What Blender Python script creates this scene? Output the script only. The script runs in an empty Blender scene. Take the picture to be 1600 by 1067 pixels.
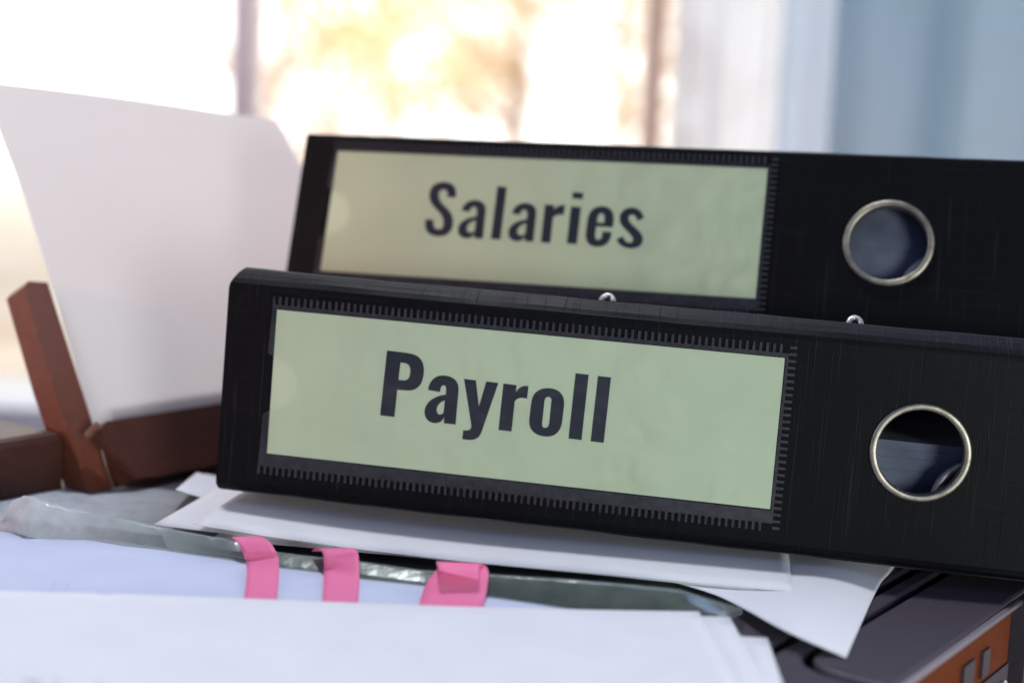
import bpy, bmesh, math, random
from mathutils import Vector, Matrix, noise
random.seed(7)
scene = bpy.context.scene
COL = scene.collection
R = math.radians

# ------------------------------------------------------------------ camera
OFF = Vector((0, 0, 0.30))                     # the camera stands at OFF; millimetres below are measured from it
CAM = Matrix(((0.999123, -0.041876, 0.0), (0.005828, 0.139051, -0.990268), (0.041468, 0.989399, 0.139173)))
cam_d = bpy.data.cameras.new('camera')
cam = bpy.data.objects.new('camera', cam_d)
COL.objects.link(cam)
cam.matrix_world = Matrix.Translation(OFF) @ CAM.to_4x4()
FPX = 2300.0
cam_d.sensor_width = 36.0
cam_d.lens = FPX * 36.0 / 1600.0
cam_d.clip_start = 0.01
cam_d.clip_end = 200
cam_d.dof.use_dof = True
cam_d.dof.focus_distance = 0.455
cam_d.dof.aperture_fstop = 5.2
scene.camera = cam

# ------------------------------------------------------------------ world, exposure
w = bpy.data.worlds.new('World')
scene.world = w
w.use_nodes = True
bg = w.node_tree.nodes['Background']
bg.inputs[0].default_value = (0.32, 0.45, 1.0, 1)
bg.inputs[1].default_value = 0.21
scene.view_settings.view_transform = 'Standard'
scene.view_settings.look = 'None'
scene.view_settings.exposure = 0.25
scene.view_settings.gamma = 1
scene.cycles.use_denoising = True
scene.cycles.max_bounces = 10
scene.cycles.transparent_max_bounces = 24
scene.cycles.sample_clamp_indirect = 6
scene.cycles.caustics_refractive = False

# ------------------------------------------------------------------ lamps
def area(name, loc, target, size, power, color):
    d = bpy.data.lights.new(name, 'AREA')
    d.shape = 'DISK'; d.size = size; d.energy = power; d.color = color
    o = bpy.data.objects.new(name, d); COL.objects.link(o)
    o.location = loc
    o.rotation_euler = (Vector(target) - Vector(loc)).to_track_quat('-Z', 'Y').to_euler()
    return o
area('window_lamp', (-0.14, 0.76, 1.45), (0.0, 0.43, 0.18), 0.07, 10.0, (0.94, 0.96, 1.0))
area('cool_bounce_fill', (0.40, 1.05, 1.35), (0.0, 0.42, 0.18), 0.9, 4.5, (0.42, 0.56, 1.0))  # added soft blue fill, stands in for bounce off the ceiling
area('fill_lamp', (0.62, -0.75, 0.31), (0.03, 0.45, 0.26), 0.40, 10.6, (0.93, 1.0, 0.95))
area('warm_flare_fill', (-0.85, -0.02, 0.40), (-0.24, 0.56, 0.25), 0.22, 0.16, (1.0, 0.48, 0.34)).data.spread = R(24)  # added unseen lamp imitating the warm flare glow at left
area('daylight_lamp', (-3.0, 2.6, 4.5), (0.3, 7.0, 0.2), 1.5, 110.0, (1.0, 0.86, 0.70)).data.spread = R(75)

# ------------------------------------------------------------------ helpers
def mat(name, base=(.5, .5, .5), rough=.5, metal=0., spec=.5, **kw):
    m = bpy.data.materials.new(name); m.use_nodes = True
    p = m.node_tree.nodes['Principled BSDF']
    p.inputs['Base Color'].default_value = (*base, 1)
    p.inputs['Roughness'].default_value = rough
    p.inputs['Metallic'].default_value = metal
    p.inputs['Specular IOR Level'].default_value = spec
    for k, v in kw.items(): p.inputs[k.replace('_', ' ')].default_value = v
    return m, m.node_tree.nodes, m.node_tree.links, p

def vary(m, base_a, base_b, scale, stretch=(1, 1, 1), lo=.35, hi=.65, bump=0., bdist=.0005, detail=4):
    """colour mottling and fine relief by noise in object space"""
    N, L, p = m.node_tree.nodes, m.node_tree.links, m.node_tree.nodes['Principled BSDF']
    tc = N.new('ShaderNodeTexCoord'); mp = N.new('ShaderNodeMapping'); mp.inputs['Scale'].default_value = stretch
    no = N.new('ShaderNodeTexNoise'); no.inputs['Scale'].default_value = scale; no.inputs['Detail'].default_value = detail
    cr = N.new('ShaderNodeValToRGB')
    cr.color_ramp.elements[0].position = lo; cr.color_ramp.elements[0].color = (*base_a, 1)
    cr.color_ramp.elements[1].position = hi; cr.color_ramp.elements[1].color = (*base_b, 1)
    L.new(tc.outputs['Object'], mp.inputs[0]); L.new(mp.outputs[0], no.inputs['Vector'])
    L.new(no.outputs['Fac'], cr.inputs[0]); L.new(cr.outputs[0], p.inputs['Base Color'])
    if bump:
        b = N.new('ShaderNodeBump'); b.inputs['Strength'].default_value = bump; b.inputs['Distance'].default_value = bdist
        L.new(no.outputs['Fac'], b.inputs['Height']); L.new(b.outputs[0], p.inputs['Normal'])
    return m

WM = {}                                        # world matrix of every object made here
def world_of(o):
    return WM.get(o.name, Matrix.Identity(4))
def empty(name, M, label=None, cat=None, group=None):
    o = bpy.data.objects.new(name, None); COL.objects.link(o); o.empty_display_size = .02
    if not isinstance(M, Matrix): M = Matrix.Translation(M)
    o.matrix_world = M; WM[o.name] = M.copy()
    tag(o, label, cat, group)
    return o
def tag(o, label=None, cat=None, group=None, kind=None):
    for k, v in (('label', label), ('category', cat), ('group', group), ('kind', kind)):
        if v: o[k] = v
    return o
def add(name, verts, faces, m, parent=None, smooth=False, base=None, local=False):
    """one mesh object; verts in world metres unless local"""
    me = bpy.data.meshes.new(name)
    if parent: M = world_of(parent)
    else: M = Matrix.Translation(base) if base is not None else Matrix.Identity(4)
    if local: vs = [Vector(v) for v in verts]
    else:
        inv = M.inverted(); vs = [inv @ Vector(v) for v in verts]
    me.from_pydata(vs, [], faces)
    bm = bmesh.new(); bm.from_mesh(me); bmesh.ops.recalc_face_normals(bm, faces=bm.faces); bm.to_mesh(me); bm.free()
    if smooth:
        for p in me.polygons: p.use_smooth = True
    me.materials.append(m)
    o = bpy.data.objects.new(name, me); COL.objects.link(o)
    if parent: o.parent = parent; WM[o.name] = M.copy()
    else: o.matrix_world = M; WM[o.name] = M.copy()
    return o

class MB:
    def __init__(s): s.v = []; s.f = []
    def add(s, vs, fs):
        n = len(s.v); s.v += [tuple(v) for v in vs]; s.f += [tuple(i + n for i in f) for f in fs]
    def prism(s, poly, d, plane=lambda a, b, c: (a, b, c), c0=0.):
        """polygon (a,b) extruded from c0 to d"""
        n = len(poly)
        vs = [plane(a, b, c0) for a, b in poly] + [plane(a, b, d) for a, b in poly]
        fs = [tuple(range(n - 1, -1, -1)), tuple(range(n, 2 * n))] + [(i, (i + 1) % n, n + (i + 1) % n, n + i) for i in range(n)]
        s.add(vs, fs)
    def box(s, lo, hi, f=lambda x, y, z: (x, y, z)):
        vs = [f(x, y, z) for z in (lo[2], hi[2]) for y in (lo[1], hi[1]) for x in (lo[0], hi[0])]
        s.add(vs, [(0, 2, 3, 1), (4, 5, 7, 6), (0, 1, 5, 4), (2, 6, 7, 3), (0, 4, 6, 2), (1, 3, 7, 5)])
    def tube(s, pts, r, n=10, closed=False, cap=True):
        pts = [Vector(p) for p in pts]; m = len(pts); rings = []
        rr = r if isinstance(r, (list, tuple)) else [r] * m
        prev = None
        for i, p in enumerate(pts):
            a = pts[(i - 1) % m] if (closed or i) else p
            b = pts[(i + 1) % m] if (closed or i < m - 1) else p
            t = (b - a).normalized()
            if prev is None:
                u = t.orthogonal().normalized()
            else:
                u = (prev - t * prev.dot(t)).normalized()
            prev = u; v2 = t.cross(u)
            rings.append([p + (u * math.cos(2 * math.pi * k / n) + v2 * math.sin(2 * math.pi * k / n)) * rr[i] for k in range(n)])
        vs = [q for rg in rings for q in rg]; fs = []
        for i in range(m if closed else m - 1):
            j = (i + 1) % m
            for k in range(n): fs.append((i * n + k, i * n + (k + 1) % n, j * n + (k + 1) % n, j * n + k))
        if cap and not closed: fs += [tuple(range(n - 1, -1, -1)), tuple(range((m - 1) * n, m * n))]
        s.add(vs, fs)
    def lathe(s, prof, f, n=64, closed=True):
        """profile (r, h) turned about an axis; f(x, y, h) places it"""
        m = len(prof)
        vs = [f(r * math.cos(2 * math.pi * k / n), r * math.sin(2 * math.pi * k / n), h) for k in range(n) for r, h in prof]
        fs = []
        for k in range(n):
            k2 = (k + 1) % n
            for i in range(m if closed else m - 1):
                j = (i + 1) % m
                fs.append((k * m + i, k2 * m + i, k2 * m + j, k * m + j))
        s.add(vs, fs)
    def make(s, name, m, parent=None, **kw): return add(name, s.v, s.f, m, parent, **kw)

def patch(fn, nu, nv, th):
    """thin solid sheet from fn(s,t)->Vector, th along the local normal (downwards)"""
    g = [[Vector(fn(i / nu, j / nv)) for j in range(nv + 1)] for i in range(nu + 1)]
    vs = []; bot = []
    for i in range(nu + 1):
        for j in range(nv + 1):
            du = g[min(i + 1, nu)][j] - g[max(i - 1, 0)][j]; dv = g[i][min(j + 1, nv)] - g[i][max(j - 1, 0)]
            n = du.cross(dv); n = n.normalized() if n.length > 0 else Vector((0, 0, 1))
            if n.z < 0: n = -n
            vs.append(g[i][j]); bot.append(g[i][j] - n * th)
    W = nv + 1; T = len(vs); fs = []
    if th == 0:
        return vs, [(i * W + j, (i + 1) * W + j, (i + 1) * W + j + 1, i * W + j + 1) for i in range(nu) for j in range(nv)]
    for i in range(nu):
        for j in range(nv):
            a, b, c, d = i * W + j, (i + 1) * W + j, (i + 1) * W + j + 1, i * W + j + 1
            fs += [(a, b, c, d), (T + d, T + c, T + b, T + a)]
    rim = [i * W for i in range(nu + 1)] + [nu * W + j for j in range(1, W)] + [i * W + nv for i in range(nu - 1, -1, -1)] + [j for j in range(nv - 1, 0, -1)]
    for k in range(len(rim)):
        a, b = rim[k], rim[(k + 1) % len(rim)]
        fs.append((a, b, T + b, T + a))
    return vs + bot, fs

def ray(px, py):
    d = CAM @ Vector(((px - 800) / FPX, -(py - 533.5) / FPX, -1))
    return d
def at_z(px, py, z):                           # point on the level z mm below the lens
    d = ray(px, py); return OFF + d * (z * .001 / d.z)
def at_y(px, py, y):                           # point y mm away from the lens
    d = ray(px, py); return OFF + d * (y * .001 / d.y)
def mm(x, y, z): return OFF + Vector((x, y, z)) * .001
def lerp(a, b, t): return a + (b - a) * t
def interp(tab, x):
    if x <= tab[0][0]: return tab[0][1]
    for (x0, y0), (x1, y1) in zip(tab, tab[1:]):
        if x <= x1:
            t = (x - x0) / (x1 - x0); return y0 + (y1 - y0) * t
    return tab[-1][1]
def smooth_interp(tab, x):
    n = len(tab)
    if x <= tab[0][0]: return tab[0][1]
    if x >= tab[-1][0]: return tab[-1][1]
    for i in range(n - 1):
        x0, y0 = tab[i]; x1, y1 = tab[i + 1]
        if x <= x1:
            t = (x - x0) / (x1 - x0)
            xm, ym = tab[i - 1] if i else (2 * x0 - x1, y0 + (y0 - y1)); xp, yp = tab[i + 2] if i + 2 < n else (2 * x1 - x0, y1 + (y1 - y0))
            m0 = (y1 - ym) / (x1 - xm) * (x1 - x0); m1 = (yp - y0) / (xp - x0) * (x1 - x0)
            t2, t3 = t * t, t * t * t
            return (2 * t3 - 3 * t2 + 1) * y0 + (t3 - 2 * t2 + t) * m0 + (-2 * t3 + 3 * t2) * y1 + (t3 - t2) * m1

# ------------------------------------------------------------------ materials
def linen():
    m, N, L, p = mat('black_linen_board', (.008, .008, .009), .50, 0, .10)
    p.inputs['Sheen Weight'].default_value = .07; p.inputs['Sheen Roughness'].default_value = .35
    tc = N.new('ShaderNodeTexCoord')
    def threads(stretch, scale, lo, hi):
        mp = N.new('ShaderNodeMapping'); mp.inputs['Scale'].default_value = stretch
        no = N.new('ShaderNodeTexNoise'); no.inputs['Scale'].default_value = scale; no.inputs['Detail'].default_value = 2
        L.new(tc.outputs['Object'], mp.inputs[0]); L.new(mp.outputs[0], no.inputs['Vector'])
        r = N.new('ShaderNodeMapRange'); r.inputs[1].default_value = lo; r.inputs[2].default_value = hi
        L.new(no.outputs['Fac'], r.inputs[0]); return r
    a = threads((1, .012, .012), 1500, .58, .78)       # threads across the spine
    b = threads((.012, 1, 1), 1300, .58, .80)          # threads along it
    slub = threads((1, .022, .022), 760, .66, .71)       # the odd thick thread
    add1 = N.new('ShaderNodeMath'); add1.operation = 'ADD'; L.new(a.outputs[0], add1.inputs[0]); L.new(b.outputs[0], add1.inputs[1])
    mul = N.new('ShaderNodeMath'); mul.operation = 'MULTIPLY'; mul.inputs[1].default_value = .45; L.new(add1.outputs[0], mul.inputs[0])
    mx = N.new('ShaderNodeMath'); mx.operation = 'MAXIMUM'; L.new(mul.outputs[0], mx.inputs[0]); L.new(slub.outputs[0], mx.inputs[1])
    cr = N.new('ShaderNodeMix'); cr.data_type = 'RGBA'
    cr.inputs['A'].default_value = (.0030, .0030, .0038, 1); cr.inputs['B'].default_value = (.012, .0115, .012, 1)
    L.new(mx.outputs[0], cr.inputs['Factor']); L.new(cr.outputs['Result'], p.inputs['Base Color'])
    bu = N.new('ShaderNodeBump'); bu.inputs['Strength'].default_value = .7; bu.inputs['Distance'].default_value = .00025
    L.new(mx.outputs[0], bu.inputs['Height']); L.new(bu.outputs[0], p.inputs['Normal'])
    return m
M_LINEN = linen()
M_INNER = vary(mat('grey_marbled_lining', rough=.7)[0], (.10, .10, .12), (.22, .22, .25), 140, lo=.4, hi=.6)
M_METAL = vary(mat('tarnished_nickel', rough=.48, metal=1.)[0], (.27, .24, .19), (.42, .38, .31), 260, bump=.12, bdist=.0002)
M_STEEL = vary(mat('bright_steel', rough=.45, metal=1.)[0], (.45, .43, .39), (.55, .53, .49), 300)
def paper(name, a, b, trans=.25):
    m, N, L, p = mat(name, a, .75, 0, .12)
    vary(m, a, b, 55, lo=.3, hi=.7, bump=.10, bdist=.0004, detail=6)
    t = N.new('ShaderNodeBsdfTranslucent'); t.inputs[0].default_value = (*b, 1)
    mix = N.new('ShaderNodeMixShader'); mix.inputs[0].default_value = trans
    out = N['Material Output']
    L.new(p.outputs[0], mix.inputs[1]); L.new(t.outputs[0], mix.inputs[2]); L.new(mix.outputs[0], out.inputs[0])
    return m
M_PAPER = paper('white_office_paper', (.77, .77, .80), (.81, .81, .84))
M_PAGE_SHADE = paper('shade_tinted_page_paper', (.60, .64, .79), (.65, .69, .83))  # white page; its bluish shade is put into the paper colour
M_FEED = paper('feed_paper', (.86, .82, .83), (.89, .85, .86), .7)
M_EDGE = paper('paper_sheaf_edges', (.55, .57, .62), (.74, .75, .80), .1)
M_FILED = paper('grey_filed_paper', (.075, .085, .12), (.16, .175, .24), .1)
M_PINK = paper('pink_flag_paper', (.90, .25, .46), (.94, .30, .52), .4)
M_LABEL = paper('green_label_card', (.50, .572, .395), (.53, .60, .42), .05)
M_INK = vary(mat('navy_black_ink', rough=.5, spec=.4)[0], (.013, .015, .022), (.019, .021, .030), 90)
M_PEN = mat('blue_ballpoint_ink', (.05, .16, .42), .6)[0]
M_PENCIL = mat('pencil_grey', (.30, .31, .38), .7)[0]

def clear_film(name, gloss=.05, wrinkle=.0, scale=40, dist=.001, tint=(.97, .98, .97), rough=.12, diffuse=0., dcol=(.5, .55, .52)):
    m = bpy.data.materials.new(name); m.use_nodes = True
    N, L = m.node_tree.nodes, m.node_tree.links; N.remove(N['Principled BSDF']); out = N['Material Output']
    tr = N.new('ShaderNodeBsdfTransparent'); tr.inputs[0].default_value = (*tint, 1)
    gl = N.new('ShaderNodeBsdfGlossy'); gl.inputs['Roughness'].default_value = rough
    lw = N.new('ShaderNodeFresnel'); lw.inputs[0].default_value = 1.45
    mix = N.new('ShaderNodeMixShader'); L.new(tr.outputs[0], mix.inputs[1]); L.new(gl.outputs[0], mix.inputs[2])
    mu = N.new('ShaderNodeMath'); mu.operation = 'MULTIPLY'; mu.inputs[1].default_value = gloss; L.new(lw.outputs[0], mu.inputs[0]); L.new(mu.outputs[0], mix.inputs[0])
    last = mix
    if diffuse:
        di = N.new('ShaderNodeBsdfDiffuse'); di.inputs[0].default_value = (*dcol, 1)
        tl = N.new('ShaderNodeBsdfTranslucent'); tl.inputs[0].default_value = (*dcol, 1)
        ms = N.new('ShaderNodeMixShader'); ms.inputs[0].default_value = .55; L.new(di.outputs[0], ms.inputs[1]); L.new(tl.outputs[0], ms.inputs[2])
        m2 = N.new('ShaderNodeMixShader')
        L.new(mix.outputs[0], m2.inputs[1]); L.new(ms.outputs[0], m2.inputs[2])
        tc0 = N.new('ShaderNodeTexCoord'); n0 = N.new('ShaderNodeTexNoise'); n0.inputs['Scale'].default_value = 130; n0.inputs['Detail'].default_value = 6
        L.new(tc0.outputs['Object'], n0.inputs['Vector'])
        r0 = N.new('ShaderNodeMapRange'); r0.inputs[1].default_value = .3; r0.inputs[2].default_value = .7
        r0.inputs[3].default_value = diffuse * .82; r0.inputs[4].default_value = min(1, diffuse * 1.18)
        L.new(n0.outputs['Fac'], r0.inputs[0]); last = m2
        sx = N.new('ShaderNodeSeparateXYZ'); L.new(tc0.outputs['Object'], sx.inputs[0])      # bunched end whiter, its backlit glow put into the colour
        r1 = N.new('ShaderNodeMapRange'); r1.interpolation_type = 'SMOOTHSTEP'
        r1.inputs[1].default_value = -.075; r1.inputs[2].default_value = .02; r1.inputs[3].default_value = 2.2; r1.inputs[4].default_value = .18
        L.new(sx.outputs[0], r1.inputs[0])
        mm_ = N.new('ShaderNodeMath'); mm_.operation = 'MULTIPLY'; mm_.use_clamp = True
        L.new(r0.outputs[0], mm_.inputs[0]); L.new(r1.outputs[0], mm_.inputs[1]); L.new(mm_.outputs[0], m2.inputs[0])
    if wrinkle:
        tc = N.new('ShaderNodeTexCoord'); no = N.new('ShaderNodeTexNoise'); no.inputs['Scale'].default_value = scale; no.inputs['Detail'].default_value = 3
        b = N.new('ShaderNodeBump'); b.inputs['Strength'].default_value = wrinkle; b.inputs['Distance'].default_value = dist
        L.new(tc.outputs['Object'], no.inputs['Vector']); L.new(no.outputs['Fac'], b.inputs['Height'])
        L.new(b.outputs[0], gl.inputs['Normal']); L.new(b.outputs[0], lw.inputs['Normal'])
    L.new(last.outputs[0], out.inputs[0])
    return m
M_FILM = clear_film('clear_pocket_film', .32, .9, 30, .0045, tint=(.997, .998, .997), rough=.16)
M_WELD = vary(mat('welded_clear_plastic', rough=.45, spec=.28)[0], (.026, .023, .030), (.042, .038, .048), 500)
M_SLEEVE = clear_film('cloudy_polythene', .28, .35, 90, .002, (.84, .88, .85), .26, .42, (.80, .82, .84))
M_GLASS = clear_film('window_glass', 1.0, 0, rough=.0)
M_LID = vary(mat('charcoal_printer_plastic', rough=.55, spec=.35)[0], (.040, .031, .043), (.049, .038, .051), 900, bump=.25, bdist=.0002)
M_BODY = vary(mat('dark_printer_case', rough=.6, spec=.3)[0], (.018, .016, .020), (.024, .021, .026), 700, bump=.2, bdist=.0002)
M_FLARE_BROWN = vary(mat('flare_tinted_plastic', rough=.45, spec=.35)[0], (.105, .030, .016), (.128, .037, .020), 300, bump=.12, bdist=.0003)  # black plastic; the brown is lens flare painted into its colour
M_FLARE_BROWN_DARK = vary(mat('dark_flare_tinted_plastic', rough=.5, spec=.3)[0], (.052, .017, .011), (.066, .021, .014), 300, bump=.12, bdist=.0003)  # darker copy of the arm's plastic, flare tint kept in the colour
M_ORANGE = vary(mat('orange_printer_panel', rough=.6, spec=.15)[0], (.12, .020, .001), (.14, .025, .001), 200)
M_TRIM = mat('silver_grey_trim', (.34, .30, .34), .35, .3)[0]
M_KEY = mat('grey_key_plastic', (.05, .04, .05), .5)[0]
M_DESK = vary(mat('desk_laminate', rough=.5)[0], (.20, .15, .12), (.27, .20, .15), 9, (1, 9, 1))

# ------------------------------------------------------------------ the setting: ground, sky, desk
def sky_dome():
    m = bpy.data.materials.new('bright_white_sky'); m.use_nodes = True
    N, L = m.node_tree.nodes, m.node_tree.links; N.remove(N['Principled BSDF'])
    e = N.new('ShaderNodeEmission'); e.inputs[0].default_value = (1.0, .985, .97, 1); e.inputs[1].default_value = 2.4
    L.new(e.outputs[0], N['Material Output'].inputs[0])
    vs, fs = [], []; na, ne = 24, 8
    for i in range(na + 1):
        az = lerp(R(-5), R(185), i / na)
        for j in range(ne + 1):
            el = lerp(R(-4), R(42), j / ne); r = 26
            vs.append((r * math.cos(el) * math.cos(az), 2 + r * math.cos(el) * math.sin(az), r * math.sin(el)))
    for i in range(na):
        for j in range(ne):
            a = i * (ne + 1) + j; fs.append((a, a + ne + 1, a + ne + 2, a + 1))
    o = add('sky', vs, fs, m, smooth=True); tag(o, 'blown out white sky outside the window', 'sky', kind='structure')
sky_dome()
m_ground = vary(mat('pale_dry_ground', rough=.9)[0], (.62, .50, .38), (.80, .70, .60), 1.2)
o = add('ground', [(-30, 1.5, -.9), (30, 1.5, -.9), (30, 29, -.9), (-30, 29, -.9)], [(0, 1, 2, 3)], m_ground)
tag(o, 'pale sunlit ground outside the window', 'ground', kind='structure')
b = MB(); b.box((-1.5, -.15, -.03), (1.6, 1.22, .012)); o = b.make('desk', M_DESK)
tag(o, 'desk top under the printer', 'desk', kind='structure')

# window: sill, posts and panes
M_FRAME = vary(mat('pinkish_painted_frame', rough=.5)[0], (.80, .60, .58), (.85, .66, .63), 30)
M_FRAME2 = vary(mat('tan_painted_frame', rough=.5)[0], (.72, .46, .34), (.78, .52, .39), 30)
M_WHITE = vary(mat('white_window_board', rough=.5)[0], (.82, .80, .80), (.86, .84, .84), 12)
WY = 1.30
win = empty('window', (0, WY, .03), 'tall window with thin painted posts and clear panes behind the binders', 'window')
b = MB(); b.box((-1.6, WY - .06, .012), (1.0, WY + .10, .050)); b.make('sill', M_WHITE, win)
def post(px0, px1, m):
    x0 = at_y(px0, 90, WY * 1000).x; x1 = at_y(px1, 90, WY * 1000).x
    f = lambda x, y, z: (x - (z - .38) * .0, y, z)
    b = MB(); b.box((x0, WY - .02, .05), (x1, WY + .03, 1.6), f); return b.make('post', m, win), x0, x1
p1, xa, xb = post(369, 402, M_FRAME)
p2, xc, xd = post(1008, 1035, M_FRAME2)
b = MB(); b.box((-1.6, WY - .02, 1.6), (1.0, WY + .03, 1.66)); b.make('head', M_FRAME, win)
for lo, hi in ((-1.6, xa), (xb, xc), (xd, 1.0)):
    b = MB(); b.box((lo + .0005, WY + .003, .0505), (hi - .0005, WY + .007, 1.5995)); b.make('pane', M_GLASS, win)

# curtains
def curtain(name, px0, px1, y, fn, m, label):
    x0 = at_y(px0, 120, y * 1000).x; x1 = at_y(px1, 120, y * 1000).x
    n = 320
    def f(s, t):
        x = lerp(x0, x1, s); z = lerp(.03, 1.7, t)
        return (x, y + fn(x) * (1 + .15 * math.sin(z * 4 + x * 9)), z)
    vs, fs = patch(f, n, 14, .0012)
    o = add(name, vs, fs, m, smooth=True, base=(lerp(x0, x1, .5), y, .03)); tag(o, label, 'curtain')
def cloth(name, col, trans, clear=0.):
    m, N, L, p = mat(name, col, .85, 0, .1)
    vary(m, col, tuple(c * 1.1 for c in col), 200, (1, 1, .1))
    t = N.new('ShaderNodeBsdfTranslucent'); t.inputs[0].default_value = (*col, 1)
    mix = N.new('ShaderNodeMixShader'); mix.inputs[0].default_value = trans
    L.new(p.outputs[0], mix.inputs[1]); L.new(t.outputs[0], mix.inputs[2]); L.new(mix.outputs[0], N['Material Output'].inputs[0])
    if clear:
        tr = N.new('ShaderNodeBsdfTransparent'); mc = N.new('ShaderNodeMixShader'); mc.inputs[0].default_value = clear
        L.new(mix.outputs[0], mc.inputs[1]); L.new(tr.outputs[0], mc.inputs[2]); L.new(mc.outputs[0], N['Material Output'].inputs[0])
    return m
curtain('sheer_curtain', 1052, 1226, 1.22, lambda x: .006 * math.sin(x * 160) + .004 * math.sin(x * 71 + 1), cloth('white_sheer_cloth', (.88, .87, .90), .7, .35),
        'thin white sheer curtain glowing at the right side of the window')
curtain('pale_blue_curtain', 1220, 1350, 1.18, lambda x: .008 * math.sin(x * 95 + .3), cloth('pale_blue_sheer_cloth', (.72, .79, .88), .6, .22),
        'narrow pale blue sheer curtain between the white and the blue grey one')
curtain('blue_curtain', 1306, 2900, 1.12, lambda x: .024 * math.sin((x - .045) * 46 + .4) + .003 * math.sin(x * 113 + 2), cloth('blue_grey_cloth', (.46, .58, .67), .5, .12),
        'heavy blue grey curtain hanging in folds at the right')

# trees outside
def leaf_mat(name, a, b_):
    m, N, L, p = mat(name, a, .6, 0, .2)
    vary(m, a, b_, 3.0, lo=.4, hi=.6)
    t = N.new('ShaderNodeBsdfTranslucent'); t.inputs[0].default_value = (*b_, 1)
    mix = N.new('ShaderNodeMixShader'); mix.inputs[0].default_value = .5
    L.new(p.outputs[0], mix.inputs[1]); L.new(t.outputs[0], mix.inputs[2]); L.new(mix.outputs[0], N['Material Output'].inputs[0])
    return m
M_LEAF_A = leaf_mat('golden_leaves', (.82, .72, .54), (.90, .80, .62))
M_LEAF_B = leaf_mat('olive_leaves', (.76, .72, .36), (.84, .78, .44))
M_LEAF_C = leaf_mat('russet_leaves', (.82, .67, .56), (.90, .76, .66))
M_BARK = vary(mat('pale_bark', rough=.9)[0], (.80, .62, .50), (.88, .70, .58), 20, bump=.4, bdist=.02)
def tree(px, y, trunk_r, crown, m, label, n_clump, seed):
    rnd = random.Random(seed)
    base = at_y(px, 300, y * 1000); base = Vector((base.x, base.y, -.9))
    t = empty('tree', base, label, 'tree')
    b = MB(); top = crown[2]
    pts = [base + Vector((.03 * math.sin(k * 1.3 + seed), 0, (top + 1.6) * k / 7)) for k in range(8)]
    b.tube(pts, [trunk_r * (1 - .09 * k) for k in range(8)], 10)
    for k in range(6):
        z = 1.0 + .22 * k; a = rnd.uniform(0, 6.28); l = rnd.uniform(.5, .9)
        p0 = base + Vector((0, 0, z)); p2 = p0 + Vector((math.cos(a) * l, math.sin(a) * l * .6, l * .7)); pm = (p0 + p2) / 2 + Vector((0, 0, -.05))
        b.tube([p0, pm, p2], [trunk_r * .45, trunk_r * .3, trunk_r * .12], 6)
    b.make('trunk', M_BARK, t, smooth=True)
    b = MB(); rx, rz, zc = crown[0], crown[1], crown[2]
    for _ in range(n_clump):
        while True:
            q = Vector((rnd.uniform(-1, 1), rnd.uniform(-1, 1), rnd.uniform(-1, 1)))
            if .25 < q.length < 1: break
        c = Vector((base.x + q.x * rx, base.y + q.y * rx * .5, zc + q.z * rz))
        if noise.noise(c * 1.9 + Vector((seed, 0, 0))) < .04: continue
        for _ in range(13):
            p = c + Vector((rnd.gauss(0, .075), rnd.gauss(0, .075), rnd.gauss(0, .065)))
            d = Vector((rnd.gauss(0, 1), rnd.gauss(0, 1), rnd.gauss(0, 1) - .4)).normalized(); s = d.orthogonal().normalized()
            L_ = rnd.uniform(.05, .085); w_ = L_ * .34
            b.add([p, p + d * L_ * .5 + s * w_, p + d * L_, p + d * L_ * .5 - s * w_], [(0, 1, 2, 3)])
    b.make('crown', m, t)
tree(795, 6.2, .060, (.95, .75, .95), M_LEAF_A, 'golden leaved tree with straight pale trunk in the middle of the window', 210, 3)
tree(600, 7.6, .050, (.85, .60, .90), M_LEAF_B, 'olive green tree left of the straight trunk outside the window', 160, 11)
tree(965, 7.0, .050, (.75, .60, .75), M_LEAF_C, 'russet leaved tree next to the right window post outside', 120, 23)
tree(430, 8.5, .060, (.80, .45, .35), M_LEAF_C, 'low russet tree just right of the left window post outside', 110, 31)

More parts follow.
